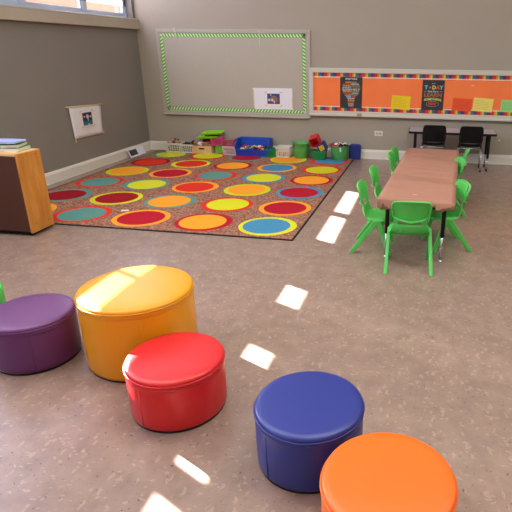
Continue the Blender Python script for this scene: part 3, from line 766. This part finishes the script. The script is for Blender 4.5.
def toy_car(x,y,z,rot,m,label,group,s=1.):
    r=thing('toy_car',label,'toy car',(x,y,z),0,group); r.rotation_euler=rot; r.scale=(s,s,s)
    b=MB(); b.prism([(-.035,.006),(.035,.006),(.036,.018),(.020,.021),(.012,.033),(-.018,.033),(-.027,.021),(-.036,.019)],-.015,.015,m,TR(rx=pi/2)); b.obj('body',r,bevel=.002)
    for px in (-.021,.021):
        for py in (-.016,.016):
            b=MB(); b.lathe([(.0075,-.003),(.0075,.003)],M_black,14,TR(px,py,.0075,rx=pi/2)); b.obj('wheel',r)
    return r
def block(x,y,z,rot,m,label,group,w=.03,d=.03,h=.03):
    b=MB(); b.box((-w/2,-d/2,0),(w/2,d/2,h),m)
    for sx in (-1,1):
        for sy in (-1,1): b.lathe([(w*.13,h),(w*.13,h+h*.15)],m,10,TR(sx*w*.25,sy*d*.25,0))
    o=b.obj('toy_brick',loc=(x,y,z),bevel=.0015,rot=rot); tag(o,label,'toy brick',group); return o
FY=-.14
z0=.0112 # on rug where objects stand on it
lattice_basket('storage_basket','white slatted basket heaped with small dolls, leftmost along the back wall',.485,FY,.235,.18,.135,M_bw,z=z0)
cols=[P('toy_tan',(206,160,120)),P('toy_brown',(92,58,44)),P('toy_black',(30,28,32)),P('toy_cream',(224,200,160)),P('toy_rose',(190,96,90))]
b_=MB(); b_.box((-.095,-.07,.0),(.095,.07,.09),P('toy_tan',(206,160,120)))
k=0
for i,(dx,dy,rz,ti) in enumerate([(-.075,-.03,.3,1.2),(-.03,.03,2.0,1.3),(.01,-.04,4.,1.1),(.055,.02,5.2,1.35),(.085,-.02,1.0,1.0),(-.055,.05,3.,1.2),(.035,.055,.9,1.2)]):
    small_figure(.485+dx,FY+dy,.145+.012*(i%2),(ti,0,rz),cols[i%5],cols[(i+1)%5] if i%2 else cols[0],'small jumbled doll in the leftmost white basket','dolls in the leftmost basket',1.15)
lattice_basket('storage_basket','white slatted basket of blue and teal toys, second from the left',.715,FY-.005,.19,.17,.125,M_bw,z=z0)
tl=[P('toy_teal',(30,90,100)),P('toy_navy',(34,48,84)),P('toy_blue_grey',(90,110,130)),P('toy_purple',(110,60,120))]
for i in range(7):
    toy_car(.65+.022*i,FY-.03+.05*(i%3)*.8,.118+.014*(i%2),(.2*R.uniform(-1,1),.4*R.uniform(-1,1),R.uniform(0,6)),tl[i%4],'blue or teal toy car heaped in the second white basket','toy cars in the second basket')
dk_=[P('brick_plum',(84,40,60)),P('brick_slate',(60,66,84)),P('brick_walnut',(80,52,40)),P('brick_teal',(30,90,100)),P('brick_charcoal',(40,38,42))]
for (bx,by,nm,gp) in ((.485,FY,'dark toy brick added inside the leftmost white basket to darken its slots','dark filler bricks in the leftmost basket'),(.715,FY-.005,'dark toy brick added inside the second white basket to darken its slots','dark filler bricks in the second basket')):
    for i in range(8):  # dark filler added so the gaps between slats look shaded
        block(bx-.06+.04*(i%4),by-.045+.055*(i//4),.020,(0,0,R.uniform(-.2,.2)),dk_[(i*2+i//4)%5],nm,gp,.036,.045,.075)
# wooden crate with hand hole
r=thing('toy_crate','pale wooden crate with a hand hole, a doll lying across it','crate',(.965,FY-.02,z0))
b=MB(); W,D,H,t=.31,.19,.115,.010
b.box((-W/2,-D/2,0),(W/2,D/2,t),M_woodl); b.box((-W/2,-D/2+t,t),(-W/2+t,D/2-t,H),M_woodl); b.box((W/2-t,-D/2+t,t),(W/2,D/2-t,H),M_woodl); b.box((-W/2,D/2-t,t),(W/2,D/2,H),M_woodl)
b.box((-W/2,-D/2,t),(W/2,-D/2+t,.065),M_woodl); b.box((-W/2,-D/2,.088),(W/2,-D/2+t,H),M_woodl); b.box((-W/2,-D/2,.065),(-.045,-D/2+t,.088),M_woodl); b.box((.045,-D/2,.065),(W/2,-D/2+t,.088),M_woodl)
b.obj('box',r,bevel=.002)
b=MB(); b.box((-.045,-D/2+t+.001,.06),(.045,-D/2+t+.004,.092),M_black); b.obj('hand_hole_shade',r)  # black sheet stands in for the shade inside the hand hole
# doll (skinned body)
def skinned(name,verts,edges,radii,m,parent,sub=2):
    me=bpy.data.meshes.new(name); me.from_pydata(verts,edges,[]); me.materials.append(m)
    o=bpy.data.objects.new(name,me); COL.objects.link(o); o.parent=parent
    md=o.modifiers.new('skin','SKIN'); sv=me.skin_vertices[0].data
    for i,rr in enumerate(radii): sv[i].radius=(rr,rr)
    sv[0].use_root=True; md.use_smooth_shade=True
    s=o.modifiers.new('sub','SUBSURF'); s.levels=sub; s.render_levels=sub
    return o
r=thing('baby_doll','brown-skinned baby doll in a white shirt lying on the wooden crate','doll',(.955,-.20,.150),0)
V=[(0,0,0),(-.035,0,.002),(-.065,0,.006),(-.085,0,.010),(-.115,0,.014),(-.065,-.030,.004),(-.030,-.060,-.006),(-.065,.030,.008),(-.03,.055,.0),(.035,-.022,.006),(.085,-.035,.012),(.125,-.045,-.010),(.035,.022,.006),(.085,.03,.020),(.125,.03,.005),(-.145,0,.016)]
Ed=[(0,1),(1,2),(2,3),(3,4),(2,5),(5,6),(2,7),(7,8),(0,9),(9,10),(10,11),(0,12),(12,13),(13,14),(4,15)]
Ra=[.030,.030,.028,.014,.032,.013,.009,.013,.009,.019,.014,.011,.019,.014,.011,.022]
skinned('body',V,Ed,Ra,M_skin,r)
b=MB(); b.lathe([(.034,0),(.038,.02),(.037,.045),(.033,.07),(.020,.078)],P('doll_shirt_white',(226,226,232),.8),20,TR(.012,0,.001,ry=-pi/2)@Matrix.Diagonal((.9,1.05,1,1))); b.obj('shirt',r)
b=MB(); b.lathe([(.002,.034),(.020,.030),(.031,.014),(.034,0),(.032,-.006)],P('doll_hair',(54,34,28),.8),18,TR(-.128,0,.020,ry=-pi/2)); b.obj('hair',r)
b=MB()
for sy in (-1,1): b.lathe([(.003,0),(.003,.002)],M_black,8,TR(-.120,sy*.010-.002,.046))
b.lathe([(.004,0),(.003,.005)],M_skin,8,TR(-.112,0,.046)); b.lathe([(.005,0),(.004,.001)],P('doll_lip',(150,60,60),.6),8,TR(-.102,0,.045)); b.obj('face',r)
# maroon bin behind with lime trays
def open_bin(b,w,d,h,t,m,taper=.92,T=None):
    for z0_,z1_ in ((0,h),):
        o=[(sx*w/2*taper,sy*d/2*taper,0) for sx,sy in ((-1,-1),(1,-1),(1,1),(-1,1))]+[(sx*w/2,sy*d/2,h) for sx,sy in ((-1,-1),(1,-1),(1,1),(-1,1))]
        i_=[(sx*(w/2*taper-t),sy*(d/2*taper-t),t) for sx,sy in ((-1,-1),(1,-1),(1,1),(-1,1))]+[(sx*(w/2-t),sy*(d/2-t),h) for sx,sy in ((-1,-1),(1,-1),(1,1),(-1,1))]
        fs=[(3,2,1,0)]+[(k,(k+1)%4,4+(k+1)%4,4+k) for k in range(4)]+[(8,9,10,11)]+[(8+(k+1)%4,8+k,12+k,12+(k+1)%4) for k in range(4)]+[(4+k,4+(k+1)%4,12+(k+1)%4,12+k) for k in range(4)]
        b.add(o+i_,fs,m,T)
r=thing('storage_bin','dark maroon bin behind the wooden crate, holding up lime trays','bin',(1.05,-.048,z0)); 
b=MB(); b.box((-.14,-.012,0),(.14,.012,.20),M_mar); b.obj('body',r,bevel=.004); b=MB(); b.box((-.15,-.018,.20),(.15,.018,.212),M_mar); b.obj('lid',r,bevel=.004)
def lime_tray(x,y,z,rot,label):
    r=thing('toy_tray',label,'tray',(x,y,z),0,'lime green trays on the maroon bin'); r.rotation_euler=rot
    b=MB(); open_bin(b,.34,.13,.024,.005,M_lime,.9); b.obj('tray',r)
    for yy in (-.070,.070):
        b=MB(); b.box((-.15,yy-.005,.022),(.15,yy+.005,.034),M_lime)
        for k in range(6): b.box((-.14+k*.05,yy-.007,.012),(-.112+k*.05,yy+.007,.022),M_lime)
        b.obj('rim_tabs',r,bevel=.002)
lime_tray(1.03,-.098,.232,(.10,-.06,.02),'lime green plastic tray, lower of two on the maroon bin')
lime_tray(1.10,-.098,.292,(.12,-.07,-.04),'lime green plastic tray, upper of two, tilted on top')
b=MB(); b.box((-.10,-.03,0),(.12,.03,.03),M_mar); tag(b.obj('maroon_box',loc=(1.08,-.095,.257),bevel=.004,rot=(0,-.06,0)),'small maroon box wedged between the two lime trays','box')
lattice_basket('storage_basket','pink slatted basket tilted beside the lime trays',1.205,-.165,.18,.10,.085,M_pk,z=.155,tilt=(.15,-.2,.1),group='pink baskets')
b=MB(); b.box((-.07,-.05,0),(.07,.05,.135),P('clear_green_box',(120,190,80))); tag(b.obj('toy_box',loc=(1.215,-.12,z0),bevel=.006),'light green box standing between the crate and the white basket','box')
lattice_basket('storage_basket','white slatted basket with a pink basket resting inside it, left of the blue bin',1.40,FY-.025,.195,.19,.125,P('pinkish_white_plastic',(228,204,206)),z=z0)
lattice_basket('storage_basket','rose pink slatted basket lying inside the white one left of the blue bin',1.385,FY-.025,.16,.12,.09,P('rose_plastic',(196,80,104)),z=.11,tilt=(.45,-.12,0),group='pink baskets')
r=thing('toy_dinosaur','','toy'); r['label']='black curved toy peeking out behind the rose pink basket'
r.location=(1.455,-.09,.17)
b=MB(); b.tube([(-.045,0,.0),(-.03,0,.03),(0,0,.045),(.03,0,.04),(.05,0,.015)],[.008,.014,.018,.014,.008],P('toy_black',(30,28,32)),10); b.obj('body',r)
r.name='curved_toy'
# blue hopper bin
r=thing('hopper_bin','blue open-front hopper bin holding small toys','bin',(1.76,-.145,z0))
b=MB(); W,D,H,t=.50,.23,.240,.007
side=[(-D/2,0),(D/2,0),(D/2,H),(-D*.18,H),(-D/2-.03,H*.58),(-D/2-.02,H*.40)]
for sx in (-1,1):
    b.prism(side,-t/2,t/2,M_bb,Matrix(((0,0,1,sx*(W/2-t/2)),(1,0,0,0),(0,1,0,0),(0,0,0,1))))
b.box((-W/2+t,-D/2,0),(W/2-t,D/2,t),M_bb); b.box((-W/2+t,D/2-t,t),(W/2-t,D/2,H),M_bb)
b.add([(-W/2+t,-D/2,t),(W/2-t,-D/2,t),(W/2-t,-D/2-.02,H*.40),(-W/2+t,-D/2-.02,H*.40),(-W/2+t,-D/2+t,t),(W/2-t,-D/2+t,t),(W/2-t,-D/2-.02+t,H*.40),(-W/2+t,-D/2-.02+t,H*.40)],[(0,1,2,3),(7,6,5,4),(0,4,5,1),(3,2,6,7),(1,5,6,2),(0,3,7,4)],M_bb)
b.obj('body',r)
b=MB(); b.tube([(-W/2,-D*.18,H),(-W/2,D/2,H),(W/2,D/2,H),(W/2,-D*.18,H)],.008,M_bb,8); b.tube([(-W/2,-D*.18,H),(-W/2,-D/2-.03,H*.58),(-W/2,-D/2-.02,H*.40),(W/2,-D/2-.02,H*.40),(W/2,-D/2-.03,H*.58),(W/2,-D*.18,H)],.009,M_bb,8); b.obj('rim',r)
mc=[P('toy_white',(222,220,214)),M_redp,M_yelp,P('toy_black',(30,28,32)),P('toy_teal2',(60,130,140))]
for i in range(14):
    toy_car(1.58+.026*i,-.15+.05*((i*7)%4)*.55-.03,.075+.018*((i*5)%3),(R.uniform(-.6,.6),R.uniform(-.6,.6),R.uniform(0,6)),mc[i%5],'little toy car jumbled inside the blue hopper bin','toy cars in the blue bin',1.25)
b=MB(); b.box((-.17,-.10,.008),(.17,.07,.06),P('toy_white',(222,220,214))); tag(b.obj('toy_tub_liner',loc=(1.76,-.145,z0+.002),bevel=.01),'white layer of toys filling the bottom of the blue bin','toys')
# small green bins
def green_bin(x,y,w,d,h,label):
    r=thing('lidded_bin',label,'bin',(x,y,z0),0,'small dark green bins')
    b=MB(); open_bin(b,w,d,h,.005,M_bdg,.88); b.obj('body',r,bevel=.003)
    b=MB(); b.box((-w*.2,-d/2-.012,h*.74),(w*.2,-d/2+.004,h*.92),M_bdg); b.obj('grip',r,bevel=.003)
    b=MB(); b.box((-w/2-.006,-d/2-.006,h-.014),(w/2+.006,-d/2+.006,h+.004),M_bdg); b.box((-w/2-.006,d/2-.006,h-.014),(w/2+.006,d/2+.006,h+.004),M_bdg)
    b.box((-w/2-.006,-d/2+.006,h-.014),(-w/2+.006,d/2-.006,h+.004),M_bdg); b.box((w/2-.006,-d/2+.006,h-.014),(w/2+.006,d/2-.006,h+.004),M_bdg); b.obj('rim',r,bevel=.002)
green_bin(2.05,-.205,.155,.14,.115,'small dark green bin between the blue bin and a white basket')
green_bin(2.775,-.25,.20,.16,.125,'small dark green bin under the red and blue toy cubes')
lattice_basket('storage_basket','white slatted basket with bright bricks, left of the first green tub',2.225,-.165,.20,.20,.145,M_bw,z=z0)
bc_=[M_redp,M_yelp,M_bb,P('toy_pink',(220,110,140)),M_lime]
for i in range(10):
    block(2.165+.03*(i%5),-.215+.06*(i//5),.035+.0*(i%3),(0,0,R.uniform(0,1.5)),bc_[i%5],'bright toy brick seen through the slats of the right white basket','bricks in the right basket')
def tub(x,y,r0,r1,h,label):
    r=thing('flexible_tub',label,'tub',(x,y,z0),0,'round green tubs')
    b=MB(); b.lathe([(r0*.97,0),(r0,.004),(r0+(r1-r0)*.33,h*.33),(r0+(r1-r0)*.335+.002,h*.34),(r0+(r1-r0)*.66,h*.66),(r1,h),(r1+.006,h+.003),(r1+.005,h+.010),(r1-.002,h+.010),(r1-.006,h),(r0-.005,.008)],M_bg,44); b.obj('body',r)
    for a in (0,pi):
        b=MB(); pts=[(r1*cos(a)+.012*sin(q)*cos(a)*1.5, .04*cos(q), h+.008+.02*sin(q)) for q in [pi*i/8 for i in range(9)]]; b.tube(pts,.005,M_bg,8); b.obj('handle',r)
    return r
tub(2.485,-.165,.108,.130,.205,'round green tub beside the leaning red and blue toy cubes')
tub(3.06,-.185,.112,.132,.190,'round green tub stuffed with red, white and black cloth')
# pile in tub 2
def cloth(x,y,z,m,seed,label,s=.09):
    rr=random.Random(seed); rows_=[]
    for j in range(9):
        rows_.append([((-1+2*i/8)*s*(1+.15*sin(j+seed)), (-1+2*j/8)*s*.8, .22*s*sin(i*1.1+seed)*cos(j*.9+seed*2)+.25*s*(1-((i-4)/4)**2)*(1-((j-4)/4)**2)+rr.uniform(-.03,.03)*s) for i in range(9)])
    b=MB(); b.grid(rows_,m); o=b.obj('fabric_piece',loc=(x,y,z),solid=.003,subsurf=1,rot=(0,0,seed)); tag(o,label,'cloth','cloths heaped in the right green tub'); return o
M_cred=mat('cloth_red',(176,50,48),.9); M_cwht=mat('cloth_white',(226,220,222),.9); M_cblk=mat('cloth_black',(36,28,34),.9)
cloth(3.02,-.19,.212,M_cred,1,'red cloth bulging over the left rim of the right green tub',.115)
cloth(3.09,-.19,.215,M_cblk,2,'black cloth crumpled on the right of the green tub heap',.105)
cloth(3.06,-.21,.232,M_cwht,4,'white cloth folded on top of the green tub heap',.07)
cloth(3.13,-.17,.236,M_cwht,5,'small white cloth at the right end of the green tub heap',.035)
cloth(3.00,-.17,.236,M_cblk,7,'small dark cloth on the upper left of the green tub heap',.04)
b=MB(); b.prism([(-.010,0),(.010,0),(.013,-.05),(0,-.062),(-.013,-.05)],0,.005,M_cwht,TR(rx=pi/2)); tag(b.obj('cloth_tag',loc=(3.095,-.325,.20),rot=(.1,0,0)),'white cloth end hanging over the front of the right green tub','cloth')
# toy cubes leaning
r=thing('toy_cube','open red toy cube balanced above the dark green bin','toy cube',(2.72,-.25,.272)); r.rotation_euler=(.25,-.42,-.15)
b=MB(); open_bin(b,.135,.135,.13,.009,M_redp,1.0,TR(0,0.065,0,rx=pi/2)); b.obj('box',r,bevel=.004)
r.location=(2.715,-.25,.274); r.rotation_euler=(.35,-.32,-.12)
b=MB(); b.add([(-.025,-.002,-.02),(.025,-.002,-.02),(.03,-.002,-.026),(-.03,-.002,-.026)],[(0,1,2,3)],M_cred); 
r=thing('toy_cube','blue toy cube with a yellow smiling face tilted on the dark green bin','toy cube',(2.812,-.225,.190)); r.rotation_euler=(.2,-.50,-.05)
b=MB(); b.box((-.06,-.06,-.06),(.06,.06,.06),M_navy); b.obj('box',r,bevel=.008)
b=MB(); b.box((-.038,-.064,-.040),(.038,-.0601,.036),M_yelp); b.obj('face_panel',r,bevel=.002)
b=MB(); 
for sx in (-1,1): b.lathe([(.006,0),(.006,.002)],M_black,10,TR(sx*.016,-.0642,.010,rx=pi/2))
b.tube([(-.020,-.065,-.010),(-.010,-.065,-.020),(.010,-.065,-.020),(.020,-.065,-.010)],.003,M_black,6); b.obj('smile',r)
# blue panel leaning at the wall
r=thing('folded_seat','blue plastic rounded case standing upright right of the last green tub','case',(3.275,-.085,0))
b=MB(); pl=[(-.085,0),(.075,0)]+[(.085-.0+0*q,.0) for q in ()]
n=8; poly=[(-.088,0),(.082,0)]+[(.085,.17)]+[(.045+.04*cos(pi/2*i/n),.185+.04*sin(pi/2*i/n)) for i in range(n+1)]+[(-.048+.04*cos(pi/2+pi/2*i/n),.185+.04*sin(pi/2+pi/2*i/n)) for i in range(n+1)]
b.prism(poly,-.0,.05,M_navy,TR(0,.025,0,rx=pi/2)); b.obj('shell',r,bevel=.008)
b=MB(); b.tube([(-.03,-.026,.195),(-.02,-.034,.205),(.02,-.034,.205),(.03,-.026,.195)],.004,M_navy,6); b.obj('handle',r)

# ------------------------------------------------------------------ ceiling light fixtures
LIGHT_W=[8,72,26]
M_fix=mat('fixture_white',(235,235,232),.5)
for i,(x,y) in enumerate([(1.6,-1.7),(4.5,-1.7),(7.2,-1.7),(1.6,-4.9),(4.5,-5.0),(7.2,-4.9),(1.6,-8.3),(4.5,-8.3),(7.2,-8.3)]):
    r=thing('ceiling_light','rectangular fluorescent ceiling fixture above the room','ceiling light',(x,y,RZ),0,'ceiling fixtures')
    b=MB(); frame_=[(-.62,-.32),(.62,.32)]
    b.box((-1.22,-.62,-.06),(1.22,-.60,0),M_fix); b.box((-1.22,.60,-.06),(1.22,.62,0),M_fix); b.box((-1.22,-.60,-.06),(-1.20,.60,0),M_fix); b.box((1.20,-.60,-.06),(1.22,.60,0),M_fix); b.obj('housing',r)
    ld=bpy.data.lights.new('lamp','AREA'); ld.shape='RECTANGLE'; ld.size=2.38; ld.size_y=1.18; ld.energy=LIGHT_W[i//3]; ld.color=(1.0,1.0,.93)
    lo=bpy.data.objects.new('lamp_tube',ld); COL.objects.link(lo); lo.parent=r; lo.location=(0,0,-.05)

# ------------------------------------------------------------------ sun + sky
sd=bpy.data.lights.new('sun','SUN'); sd.energy=110; sd.angle=radians(.3); sd.color=(1.0,.97,.95)
so=bpy.data.objects.new('sun',sd); COL.objects.link(so)
so.rotation_euler=Vector((.70,-.35,-.388)).to_track_quat('-Z','Y').to_euler()
w=bpy.data.worlds.new('sky'); S.world=w; w.use_nodes=True; nt=w.node_tree
bg=nt.nodes['Background']; bg.inputs[0].default_value=(.74,.82,1.0,1); bg.inputs[1].default_value=2.0

# ------------------------------------------------------------------ camera
f,ppx,ppy,yaw,pit,roll,cxx,cyy=517.084,341.244,248.492,-.165,.367,.011,4.332,-7.584
F=Vector((sin(yaw)*cos(pit),cos(yaw)*cos(pit),-sin(pit))); Rr=Vector((cos(yaw),-sin(yaw),0)); U=Rr.cross(F)
R2=Rr*cos(roll)+U*sin(roll); U2=-Rr*sin(roll)+U*cos(roll)
cd=bpy.data.cameras.new('camera'); co=bpy.data.objects.new('camera',cd); COL.objects.link(co)
M=Matrix(((R2.x,U2.x,-F.x),(R2.y,U2.y,-F.y),(R2.z,U2.z,-F.z)))
co.matrix_world=Matrix.Translation((cxx,cyy,1.5))@M.to_4x4()
cd.sensor_width=36; cd.lens=f/512*36; cd.shift_x=-(ppx-256)/512; cd.shift_y=(ppy-256)/512; cd.clip_end=200
S.camera=co
S.view_settings.view_transform='Standard'; S.view_settings.look='None'; S.view_settings.gamma=1; S.view_settings.use_curve_mapping=False
S.view_settings.exposure=0.0
